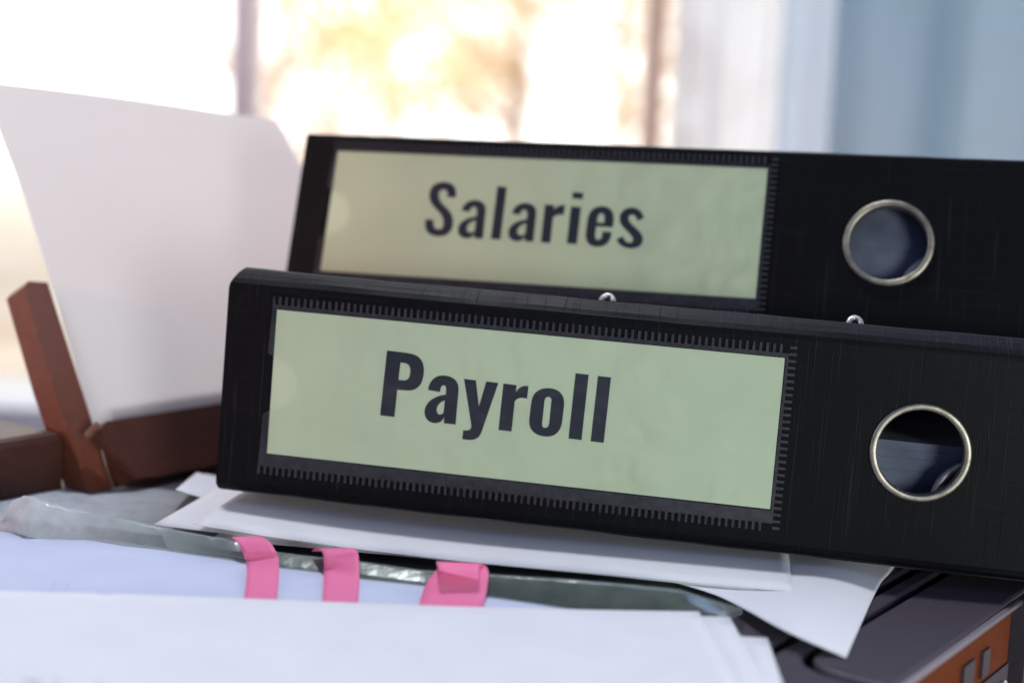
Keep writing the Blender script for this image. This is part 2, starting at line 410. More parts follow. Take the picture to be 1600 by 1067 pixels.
# ------------------------------------------------------------------ the printer under everything
AZ = R(54)
Ad = Vector((math.cos(AZ), math.sin(AZ), 0)); Bd = Vector((math.sin(AZ), -math.cos(AZ), 0))
def pr(a, b_, z): return OFF + (Ad * a + Bd * b_ + Vector((0, 0, z))) * .001      # printer axes, millimetres
LID = -133.0
printer = empty('printer', pr(320, -300, -288), 'charcoal desktop printer with orange front strip and black rear paper support coloured brown for lens flare under the papers', 'printer')
def slab(name, poly, z0, z1, m, parent=printer, bev=1.2):
    """polygon in printer axes with softened top edge"""
    n = len(poly); cx = sum(p[0] for p in poly) / n; cy = sum(p[1] for p in poly) / n
    def inset(d):
        out = []
        for i in range(n):
            p0, p1, p2 = Vector(poly[i - 1]), Vector(poly[i]), Vector(poly[(i + 1) % n])
            e1 = (p1 - p0).normalized(); e2 = (p2 - p1).normalized()
            n1 = Vector((-e1.y, e1.x)); n2 = Vector((-e2.y, e2.x)); k = (n1 + n2)
            k = k / max(.3, k.dot(n1)) if k.length > 1e-6 else n1
            out.append(p1 + k * d)
        return out
    ar = sum(poly[i - 1][0] * poly[i][1] - poly[i][0] * poly[i - 1][1] for i in range(n))
    if ar < 0: poly = poly[::-1]
    L0 = [Vector(p) for p in poly]; L1 = inset(bev)
    rings = [[(p, z0) for p in L0], [(p, z1 - bev) for p in L0], [(p * .35 + q * .65, z1 - bev * .25) for p, q in zip(L0, L1)] if False else [(L0[i].lerp(L1[i], .3), z1 - bev * .3) for i in range(n)], [(p, z1) for p in L1]]
    vs = [pr(p.x, p.y, z) for rg in rings for p, z in rg]; fs = []
    for k in range(3):
        for i in range(n): fs.append((k * n + i, k * n + (i + 1) % n, (k + 1) * n + (i + 1) % n, (k + 1) * n + i))
    fs += [tuple(range(n - 1, -1, -1)), tuple(range(3 * n, 4 * n))]
    return add(name, vs, fs, m, parent)
def to_ab(p): q = (p - OFF) * 1000; return q.dot(Ad), q.dot(Bd)
FE = to_ab(at_z(1480, 1008, LID))[1]           # b of the front edge
GA, GB = to_ab(at_z(1238, 1036, LID))          # groove corner
GB2 = to_ab(at_z(1400, 905, LID))[1]           # second seam
A0, A1 = 90, 560
# case, lid pieces with real gaps between them
slab('case', [(A0, -470), (A1, -470), (A1, FE - 3), (A0, FE - 3)], -282, LID - 5, M_BODY)
g = 1.5
rc = [(GA + 12 - 12 * math.cos(k * math.pi / 2 / 6), GB + 12 - 12 * math.sin(k * math.pi / 2 / 6)) for k in range(7)]
front = [(x + g * .7, y + g * .7) for x, y in rc] + [(A1, GB + g), (A1, FE), (GA + g, FE)]
slab('front_flap', front, LID - 4.5, LID, M_LID)
outer = [(A0, GB2 + g), (A1, GB2 + g), (A1, GB - g)] + [(x - g * .7, y - g * .7) for x, y in rc[::-1]] + [(GA - g, FE), (A0, FE)]
slab('scanner_lid', outer, LID - 4.5, LID, M_LID)
slab('rear_cover', [(A0, -420), (A1, -420), (A1, GB2 - g), (A0, GB2 - g)], LID - 4.5, LID, M_LID)
# front face: silver trim, orange strip with two keys, grey strip, corner block
def front_box(name, a0, a1, z0, z1, d0, d1, m):
    b = MB(); b.box((a0, FE + d0, z0), (a1, FE + d1, z1), lambda x, y, z: pr(x, y, z)); return b.make(name, m, printer)
AE = to_ab(at_z(1588, 932, LID))[0]            # where the strip ends
tr = MB(); tr.tube([pr(A0, FE + 1.0, LID - 1.8), pr(AE + 1, FE + 1.0, LID - 1.8)], .0011, 8); tr.make('trim', M_TRIM, printer, smooth=True)
front_box('orange_strip', A0, AE - 5, LID - 19, LID - 3.2, -2.5, .6, M_ORANGE)
front_box('grey_strip', A0, AE - 5, LID - 46, LID - 19.3, -2.5, 1.2, M_KEY)
front_box('lower_front', A0, AE + 12, -280, LID - 46.3, -2.8, .2, M_BODY)
front_box('corner_block', AE + 1.2, A1, LID - 60, LID - 1, -2.6, 4, M_LID)
for a0_, a1_ in ((AE - 47, AE - 38), (AE - 31, AE - 25)):
    k = front_box('key', a0_, a1_, LID - 17, LID - 9, .65, 1.6, M_KEY)
b = MB(); c = pr(AE - 10, FE + 1.3, LID - 26); b.lathe([(.0001, 0), (.0028, 0), (.0028, .0008), (.002, .0013), (.0001, .0013)], lambda x, y, h: c + Ad * x + Vector((0, 0, y)) + Bd * h, 24, False); b.make('round_button', M_TRIM, printer)

# rear paper support with its sheet
PH = R(28)
P0 = (lambda r_: OFF + r_ * (-.430 / r_.dot(Bd)))(ray(145, 672))
Up = -Bd * math.sin(PH) + Vector((0, 0, math.cos(PH))); Nn = Ad.cross(Up).normalized()     # Nn looks at the room
def ts(a, h, d=0.): return P0 + (Ad * a + Up * h + Nn * d) * .001
zl = (LID * .001 + OFF.z)
h_low = -(P0.z - zl) * 1000 / math.cos(PH)
b = MB()
arm = [(-1.5, h_low), (-1.5, 57), (-9.5, 58), (-12, 56), (-13, 20), (-12, h_low)]
b.prism(arm, 3.0, lambda a, h, d: ts(a, h, d), -9.0); b.make('paper_support_arm', M_FLARE_BROWN, printer)
b = MB(); b.box((9, h_low, -3.5), (185, 8, -1.5), lambda a, h, d: ts(a, h, d)); b.make('paper_support_back', M_FLARE_BROWN, printer)
b = MB(); b.prism([(-1.3, h_low), (-1.3, -1.0), (1, .6), (185, .6), (185, h_low)], 7.5, lambda a, h, d: ts(a, h, d), 3.0); b.make('paper_lip', M_FLARE_BROWN_DARK, printer)
b = MB(); b.prism([(-9, -3), (-6, -3), (12, h_low), (3, h_low)], 12.0, lambda a, h, d: ts(a, h, d), 7.7); b.make('hinge_strut', M_FLARE_BROWN_DARK, printer)
b = MB(); b.tube([ts(-9.2, -3.5, 8), ts(-7, -1.6, 13)], .0016, 10); b.make('hinge_pin', mat('copper_pin', (.13, .06, .035), .6, .2)[0], printer)
pz = (P0.z - OFF.z) * 1000
slab('rear_housing', [(A0, -430), (to_ab(P0)[0] - 13.5, -430), (to_ab(P0)[0] - 13.5, -475), (A0, -475)], LID - 5, pz + 1.5, M_FLARE_BROWN_DARK, bev=3)
def feed(s, t):
    edge = interp([(0, 0), (.4, 2), (.66, 2), (.82, .5), (1, -1)], t)
    wr = lerp(168, 152, t) if t < .88 else lerp(153.9, 150, (t - .88) / .12)
    h = lerp(140, 128.5, s) * t
    bow = 5 * math.sin(math.pi * s) * t + 3.5 * t * t
    return ts(lerp(edge, wr, s), h + .3, .4 - bow * .0 + 2.2 * t * math.sin(s * 3))
vs, fs = patch(feed, 24, 24, 0)
o = add('feed_sheet', vs, fs, M_FEED, smooth=True, base=P0); tag(o, 'large blank white sheet standing in the printer rear paper support', 'paper')

# ------------------------------------------------------------------ sheets on the lid
def sheet(name, corners, label, group=None, f=None, n=(40, 30), th=.00012, m=None, sm=True):
    """corners: back-left, back-right, front-right, front-left"""
    c = [Vector(q) for q in corners]
    def fn(s, t):
        p = c[0].lerp(c[1], s).lerp(c[3].lerp(c[2], s), t)
        if f: p = p + f(s, t)
        return p
    vs, fs = patch(fn, n[0], n[1], th)
    o = add(name, vs, fs, m or M_PAPER, smooth=sm, base=c[3].lerp(c[0], .5)); tag(o, label, 'paper', group); return o
def rect(corner, toward, w_, l_):
    """A sheet's corners from its back-right corner and a point along its back edge to the left"""
    d = (toward - corner); d.z = 0; d.normalize(); f = Vector((-d.y, d.x, 0));
    if f.y > 0: f = -f
    return [corner + d * w_, corner.copy(), corner + f * l_, corner + d * w_ + f * l_]
U = Vector((.986807, -.158781, -.014)); W_ = Vector((.1588, .9868, -.012))

# front pile
c = rect(at_z(1199, 996, -129.8), at_z(1150, 990, -129.8) - Vector((.012, .001, 0)), .205, .25)
sheet('paper_sheet', c, 'bottom white sheet of the front pile with its corner furthest right', f=lambda s, t: Vector((0, 0, .0012 * (1 - s))))
c = rect(at_z(1140, 964, -128.0), at_z(700, 949, -127.6), .21, .25)
sheet('paper_sheet', c, 'white sheet with square corner showing just right of the top front sheet', f=lambda s, t: Vector((0, 0, .0006 * math.sin(3 * s))))
c = rect(at_z(1092, 953, -126.6), at_z(0, 926, -126.6), .215, .26)
sheet('paper_sheet', c, 'nearest blank white sheet lying on top of the front pile', n=(60, 40),
      f=lambda s, t: Vector((0, 0, .0006 * math.sin(s * 5.2 + .6) * (1 - t) + .0007 * math.sin(s * 9 + 3 * t) * t * (1 - t))))
# page with the flags, back edge measured point by point
tab_back = [(-120, 822), (0, 830), (60, 838), (140, 842), (250, 855), (300, 863), (381, 874), (439, 884), (506, 892), (562, 902), (660, 914), (765, 932), (900, 950), (1100, 972)]
Z2 = -128.2
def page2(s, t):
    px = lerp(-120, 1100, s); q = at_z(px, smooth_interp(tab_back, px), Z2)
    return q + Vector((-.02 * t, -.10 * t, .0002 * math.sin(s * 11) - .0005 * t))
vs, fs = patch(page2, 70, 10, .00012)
o = add('flagged_page', vs, fs, M_PAGE_SHADE, smooth=True, base=at_z(400, 920, Z2)); tag(o, 'white page in painted bluish shade with pen marks lying under the three pink flags', 'paper')
def stroke(name, pts, w_, m, z=Z2 + .25):
    b = MB()
    for (x0, y0), (x1, y1) in zip(pts, pts[1:]):
        p, q = at_z(x0, y0, z), at_z(x1, y1, z); d = (q - p).normalized(); s = Vector((-d.y, d.x, 0)) * w_
        b.add([p + s, q + s, q - s, p - s], [(0, 1, 2, 3)])
    r = b.make(name, m, o); return r
stroke('pen_line', [(152, 925.5), (185, 928), (215, 931), (250, 936)], .00022, M_PEN)
stroke('pen_line', [(152, 925.5), (154, 930)], .00012, M_PEN)
stroke('pencil_tick', [(87, 905), (82, 920), (78, 930)], .00016, mat('faint_blue_pencil', (.50, .54, .72), .7)[0])
stroke('pencil_tick', [(109, 908), (104, 918), (101, 928)], .00016, bpy.data.materials['faint_blue_pencil'])
# sheaf that fills the front pile
b = MB(); cs = rect(at_z(1075, 956, -129.2), at_z(0, 929, -129.2), .20, .24)
for lo, hi, mo in ((0, 1, 0),):
    tops = cs; bots = [Vector((p.x, p.y, zl + .0003)) for p in cs]
    b.add([*tops, *bots], [(0, 1, 2, 3), (7, 6, 5, 4), (0, 4, 5, 1), (1, 5, 6, 2), (2, 6, 7, 3), (3, 7, 4, 0)])
o = b.make('paper_sheaf', M_EDGE, base=bots[0]); tag(o, 'thin sheaf of white paper inside the front pile under the loose sheets', 'paper sheaf')

# crumpled clear sleeve behind the flagged page
low = [(-120, 822), (0, 825), (34, 832), (52, 838), (96, 839), (137, 841), (193, 850), (254, 856), (300, 863), (381, 874), (439, 884), (506, 892), (562, 902), (660, 914), (765, 932), (900, 951), (1000, 957), (1090, 960), (1137, 963), (1160, 952)]
rid = [(-120, 812), (0, 815), (7, 803), (17, 784), (41, 776), (62, 782), (89, 789), (117, 795), (151, 803), (206, 813), (261, 825), (309, 834), (364, 843), (437, 862), (502, 870), (562, 876), (660, 890), (765, 896), (900, 905), (1000, 914), (1062, 920), (1126, 941), (1160, 949)]
def sleeve(s, t):
    px = lerp(-120, 1160, s)
    lo = at_z(px, interp(low, px) + 6, Z2 - .5)
    y_lo = (lo.y - OFF.y) * 1000
    hump = max(0, 1 - abs(px - 45) / 130)
    rg = at_y(px, interp(rid, px), y_lo + 7)
    crumple = noise.noise(Vector((px * .035, t * 5, 0))) * (.00010 + .0022 * hump) + (abs(noise.noise(Vector((px * .13, t * 9, 3)))) - .15) * (.00006 + .0026 * hump)
    if t < .5:
        k = t / .5; p = lo.lerp(rg, k) + Vector((0, -.002 * math.sin(math.pi * k) * (.4 + hump), 0))
        return p + Vector((0, crumple * math.sin(math.pi * k) * 1.2, crumple * k * .5))
    k = ((t - .5) / .5) ** 2
    back = Vector((rg.x + .005, rg.y + .075, OFF.z + (LID + 1.2) * .001))
    p = rg.lerp(back, k); p.z = lerp(rg.z, back.z, min(1, k * (4 if px < 250 else 14)))
    return p + Vector((0, 0, crumple * (1 - k) * .6))
vs, fs = patch(sleeve, 220, 26, .0001)
o = add('plastic_sleeve', vs, fs, M_SLEEVE, smooth=True, base=at_z(300, 850, LID)); tag(o, 'crumpled cloudy clear plastic sleeve lying behind the pink flags', 'plastic sleeve')

# dark green card inside the sleeve
M_CARD = vary(mat('dark_green_card', rough=.7, spec=.2)[0], (.022, .034, .028), (.075, .090, .068), 160, (1, 1, 2), lo=.35, hi=.65)
def card(s, t):
    return sleeve(lerp((395 + 120) / 1280, (1128 + 120) / 1280, s), lerp(.06, .56, t)) + Vector((0, .0008, -.0007))
vs, fs = patch(card, 120, 14, .0003)
o = add('green_card', vs, fs, M_CARD, smooth=True, base=at_z(700, 900, LID)); tag(o, 'dark mottled green card inside the clear sleeve behind the pink flags', 'card')
# faint handwriting at the near edge of the top sheet
scr = random.Random(4)
top_sheet = [q for q in COL.objects if q.get('label', '').startswith('nearest blank')][0]
for x0 in (38, 50, 86, 152):
    b = MB(); q = [(x0 + k * 3 + scr.uniform(-1, 1), 1062 + (5 if k % 2 else -1) * scr.uniform(.5, 1.2)) for k in range(5 if x0 < 80 else 3)]
    for (xa_, ya_), (xb_, yb_) in zip(q, q[1:]):
        p_, q_ = at_z(xa_, ya_, -125.6), at_z(xb_, yb_, -125.6); d_ = (q_ - p_).normalized(); s_ = Vector((-d_.y, d_.x, 0)) * .00012
        b.add([p_ + s_, q_ + s_, q_ - s_, p_ - s_], [(0, 1, 2, 3)])
    b.make('pencil_mark', M_PENCIL, top_sheet)

# sheets under the front binder
def under(px, py, z=-127.6): return at_z(px, py, z)
def lift(s, t):        # near-left corner curls up
    k = max(0, 1 - s / .55); return Vector((0, 0, .0040 * k * k * t))
fr = under(1239, 924, -129.0); fl = under(300, 838, -127.8)
def pile_sheet(fl, fr, depth, label, name='paper_sheet', f=lift, group=None):
    d = (fr - fl); d.z = 0; d.normalize(); bk = Vector((-d.y, d.x, 0))
    sheet(name, [fl + bk * depth, fr + bk * depth + Vector((0, 0, -.001)), fr, fl], label, group, f, n=(60, 20))
pile_sheet(fl, fr, .20, 'top white sheet directly under the front binder, its near left corner lifted', f=lift)
pile_sheet(under(240, 826, -128.3), under(1262, 929, -129.5), .20, 'white sheet showing a thin edge below the top sheet under the front binder', f=lambda s, t: lift(s, t) * .45 + Vector((0, 0, -.0003)))
pile_sheet(under(330, 842, -128.9), under(1205, 921, -129.9), .20, 'lowest flat white sheet in the pile under the front binder', f=lambda s, t: Vector((0, 0, .0002 * math.sin(7 * s))))

# sheet whose corner hangs over the lid on the right
net = [[(1040, 905, -129.6), (1126, 932, -129.9), (1225, 984, -128.2), (1322, 1027, -132.6)],
       [(1110, 880, -129.8), (1185, 900, -130.0), (1270, 925, -129.0), (1372, 918, -132.3)],
       [(1150, 850, -130.0), (1220, 858, -130.0), (1310, 872, -129.9), (1396, 887, -132.4)],
       [(1190, 800, -130.2), (1260, 805, -130.2), (1350, 815, -130.2), (1435, 825, -132.5)]]
NP = [[at_z(*q) for q in r_] for r_ in net]
def hang(s, t):
    def cr(P, x):
        x = x * 3; i = min(2, int(x)); k = x - i
        p0 = P[i - 1] if i else P[0] * 2 - P[1]; p3 = P[i + 2] if i < 2 else P[3] * 2 - P[2]; p1, p2 = P[i], P[i + 1]
        return .5 * ((2 * p1) + (p2 - p0) * k + (2 * p0 - 5 * p1 + 4 * p2 - p3) * k * k + (3 * p1 - p0 - 3 * p2 + p3) * k ** 3)
    return cr([cr(r_, s) for r_ in NP], t)
vs, fs = patch(hang, 40, 30, .00013)
o = add('paper_sheet', vs, fs, M_PAPER, smooth=True, base=at_z(1300, 900, LID)); tag(o, 'white sheet with a pointed corner hanging over the printer lid at right', 'paper')
# curled sheets left of the binder, further back
def curl(k0):
    def f(s, t):
        q = mm(lerp(-113 + k0 * 2, -60, s), lerp(489, 522, t) + k0 * 3 - (lerp(-113, -60, s) + 96) * .16, -128.5 - k0)
        return q + Vector((0, 0, .0035 * max(0, 1 - s * 2.6) ** 1.5 * (1 - .5 * t)))
    return f
for k0, lb in ((0, 'upper curled white sheet peeping out behind the left end of the front binder'), (1.2, 'lower curled white sheet peeping out behind the left end of the front binder')):
    vs, fs = patch(curl(k0), 24, 14, .00014)
    o = add('curled_sheet', vs, fs, M_PAPER, smooth=True, base=mm(-90, 520, LID)); tag(o, lb, 'paper')

# pink index flags
def flag(rows, label, th=.00010, sub=8):
    """rows: (left px, right px, depth or level) from the base upwards"""
    L_, R_ = [], []
    for (lx, ly), (rx, ry), mode, v in rows:
        fn = at_z if mode == 'z' else at_y
        L_.append(fn(lx, ly, v)); R_.append(fn(rx, ry, v if not isinstance(v, tuple) else v[1]))
    n = len(rows) - 1
    def cr(P, x):
        x = x * n; i = min(n - 1, int(x)); k = x - i
        p1, p2 = P[i], P[i + 1]; p0 = P[i - 1] if i else p1 * 2 - p2; p3 = P[i + 2] if i + 2 <= n else p2 * 2 - p1
        return .5 * ((2 * p1) + (p2 - p0) * k + (2 * p0 - 5 * p1 + 4 * p2 - p3) * k * k + (3 * p1 - p0 - 3 * p2 + p3) * k ** 3)
    vs, fs = patch(lambda s, t: cr(L_, t).lerp(cr(R_, t), s), 6, n * sub, th)
    o = add('index_flag', vs, fs, M_PINK, smooth=True, base=L_[0]); tag(o, label, 'sticky flag', 'pink sticky flags on the page')
yb = lambda px: (at_z(px, smooth_interp(tab_back, px), Z2).y - OFF.y) * 1000
y1 = yb(405)
flag([((381, 952), (431, 952), 'z', Z2 + .25), ((381, 939), (432, 939), 'z', Z2 + .3), ((384, 915), (434.5, 915), 'z', Z2 + .7), ((386, 893), (436, 893), 'z', Z2 + 1.4),
      ((385, 880), (435.5, 873), 'y', y1 - 2), ((379, 862), (430.5, 860), 'y', y1 - .5), ((371, 848), (421, 846), 'y', y1 + 1.5), ((362, 838.5), (405, 836.5), 'y', y1 + 4.5)],
     'left pink flag with its tip curling back to the left')
y2 = yb(530)
flag([((501, 954), (557, 954), 'z', Z2 + .25), ((503, 941), (559, 941), 'z', Z2 + .3), ((505, 915), (561, 918), 'z', Z2 + .7), ((506, 892), (561.5, 902), 'z', Z2 + 1.3),
      ((506, 876), (560.5, 872), 'y', y2 - 1.5), ((505, 866), (558.5, 861), 'y', y2 - .4), ((501, 859), (553, 856), 'y', y2 + 2), ((493, 856.5), (545, 856.5), 'y', y2 + 5), ((487.5, 860), (537, 864), 'y', y2 + 7)],
     'middle pink flag with a square folded top')
y3 = yb(705)
flag([((650, 962), (754, 962), 'z', Z2 + .25), ((654, 947), (755, 949), 'z', Z2 + .4), ((659, 928), (758, 934), 'z', Z2 + 1.2), ((666, 911), (761, 920), 'y', y3 - 6),
      ((676, 897), (763, 902), 'y', y3 - 3), ((683, 888), (763, 891), 'y', y3 - .5), ((685, 880), (758, 883), 'y', y3 + 1.5), ((682, 876.5), (750, 880), 'y', y3 - .5),
      ((683, 882), (749, 889), 'y', y3 - 4.5), ((686, 891), (748, 906), 'y', y3 - 6.5)],
     'right wide pink flag with a rolled over top')

# ------------------------------------------------------------------ the two lever arch binders
PAYROLL = [[[(37.8,9.72),(44.91,9.93),(46.18,10.06),(47.28,10.35),(48.22,10.79),(49.0,11.39),(49.62,12.13),(50.07,13.03),(50.37,14.06),(50.51,15.24),(50.5,16.69),(50.32,17.99),(49.97,19.13),(49.45,20.1),(48.76,20.9),(47.9,21.49),(46.87,21.89),(45.68,22.07),(45.23,22.1),(44.79,22.12),(44.36,22.14),(43.93,22.14),(43.52,22.14),(43.1,22.14),(42.67,22.13),(42.23,22.12),(41.95,31.11),(37.15,31.04)],[(42.59,13.23),(43.73,13.27),(44.24,13.33),(44.69,13.44),(45.06,13.62),(45.38,13.86),(45.63,14.17),(45.81,14.54),(45.93,14.98),(45.99,15.5),(46.01,16.22),(45.96,16.87),(45.85,17.44),(45.67,17.92),(45.42,18.31),(45.09,18.6),(44.67,18.79),(44.18,18.87),(43.94,18.88),(43.71,18.89),(43.48,18.89),(43.25,18.88),(43.03,18.88),(42.81,18.86),(42.58,18.85),(42.35,18.83)]],[[(52.3,21.18),(52.46,20.11),(52.73,19.15),(53.13,18.29),(53.64,17.57),(54.28,16.97),(55.03,16.5),(55.91,16.18),(56.9,16.02),(58.04,16.0),(59.07,16.15),(59.99,16.45),(60.77,16.9),(61.41,17.5),(61.9,18.24),(62.21,19.14),(62.34,20.17),(62.24,31.42),(58.37,31.41),(58.29,29.49),(58.11,29.91),(57.88,30.32),(57.59,30.69),(57.24,31.02),(56.82,31.3),(56.33,31.51),(55.78,31.65),(55.15,31.71),(54.41,31.64),(53.73,31.43),(53.14,31.11),(52.64,30.66),(52.23,30.11),(51.94,29.47),(51.76,28.74),(51.71,27.94),(51.88,26.92),(52.24,25.97),(52.8,25.1),(53.55,24.31),(54.47,23.6),(55.57,22.99),(56.83,22.48),(58.25,22.07),(58.24,20.59),(58.22,20.26),(58.16,19.98),(58.09,19.73),(57.98,19.54),(57.85,19.38),(57.68,19.28),(57.49,19.21),(57.27,19.2),(57.02,19.27),(56.82,19.41),(56.66,19.62),(56.54,19.89),(56.45,20.22),(56.39,20.6),(56.33,21.03),(56.29,21.49)],[(58.11,24.01),(57.53,24.29),(57.02,24.62),(56.59,25.01),(56.24,25.44),(55.97,25.89),(55.79,26.37),(55.7,26.85),(55.7,27.34),(55.77,27.72),(55.86,28.04),(55.99,28.29),(56.14,28.48),(56.32,28.62),(56.52,28.7),(56.74,28.72),(56.98,28.69),(57.21,28.63),(57.41,28.56),(57.57,28.46),(57.69,28.36),(57.8,28.25),(57.87,28.12),(57.93,27.99),(57.97,27.85)]],[[(63.76,16.44),(67.72,16.53),(69.34,24.83),(71.12,16.56),(75.07,16.64),(71.0,32.62),(70.76,33.41),(70.45,34.08),(70.07,34.64),(69.61,35.09),(69.08,35.43),(68.46,35.69),(67.76,35.85),(66.97,35.94),(66.63,35.96),(66.33,35.96),(66.05,35.96),(65.79,35.96),(65.54,35.94),(65.3,35.92),(65.06,35.9),(64.82,35.87),(64.89,33.04),(65.47,33.0),(65.99,32.94),(66.42,32.85),(66.78,32.71),(67.06,32.51),(67.26,32.25),(67.37,31.92),(67.39,31.51),(67.37,31.25),(67.34,31.02),(67.31,30.81),(67.27,30.62),(67.23,30.44),(67.19,30.25),(67.15,30.07),(67.11,29.87)]],[[(76.68,16.64),(80.96,16.77),(81.0,18.97),(81.29,18.39),(81.64,17.89),(82.03,17.49),(82.48,17.16),(82.98,16.92),(83.54,16.76),(84.16,16.68),(84.83,16.67),(84.72,20.85),(84.13,20.7),(83.55,20.63),(82.98,20.64),(82.45,20.74),(81.96,20.92),(81.52,21.2),(81.14,21.57),(80.82,22.03),(80.59,31.78),(76.3,31.71)]],[[(91.26,16.66),(92.48,16.68),(93.55,16.87),(94.48,17.22),(95.24,17.74),(95.85,18.42),(96.31,19.26),(96.6,20.26),(96.74,21.42),(96.61,26.65),(96.49,27.84),(96.24,28.89),(95.85,29.81),(95.34,30.59),(94.7,31.23),(93.93,31.72),(93.03,32.05),(92.02,32.24),(90.76,32.23),(89.62,32.06),(88.6,31.74),(87.73,31.25),(87.01,30.59),(86.46,29.77),(86.1,28.77),(85.94,27.61),(86.13,21.93),(86.24,20.83),(86.52,19.85),(86.95,18.97),(87.53,18.22),(88.26,17.61),(89.13,17.14),(90.13,16.82)],[(91.5,19.47),(91.75,19.48),(91.97,19.54),(92.15,19.64),(92.3,19.77),(92.41,19.95),(92.49,20.16),(92.54,20.41),(92.56,20.69),(92.44,27.66),(92.41,28.07),(92.35,28.42),(92.25,28.72),(92.12,28.97),(91.96,29.16),(91.76,29.3),(91.54,29.39),(91.28,29.44),(91.02,29.42),(90.79,29.36),(90.61,29.26),(90.46,29.12),(90.34,28.94),(90.27,28.73),(90.22,28.47),(90.21,28.18),(90.37,20.92),(90.4,20.61),(90.47,20.33),(90.56,20.09),(90.68,19.88),(90.84,19.72),(91.02,19.59),(91.24,19.51)]],[[(99.5,11.08),(103.71,11.15),(103.25,32.12),(99.02,32.07)]],[[(106.65,11.23),(110.84,11.31),(110.35,32.29),(106.14,32.24)]]]
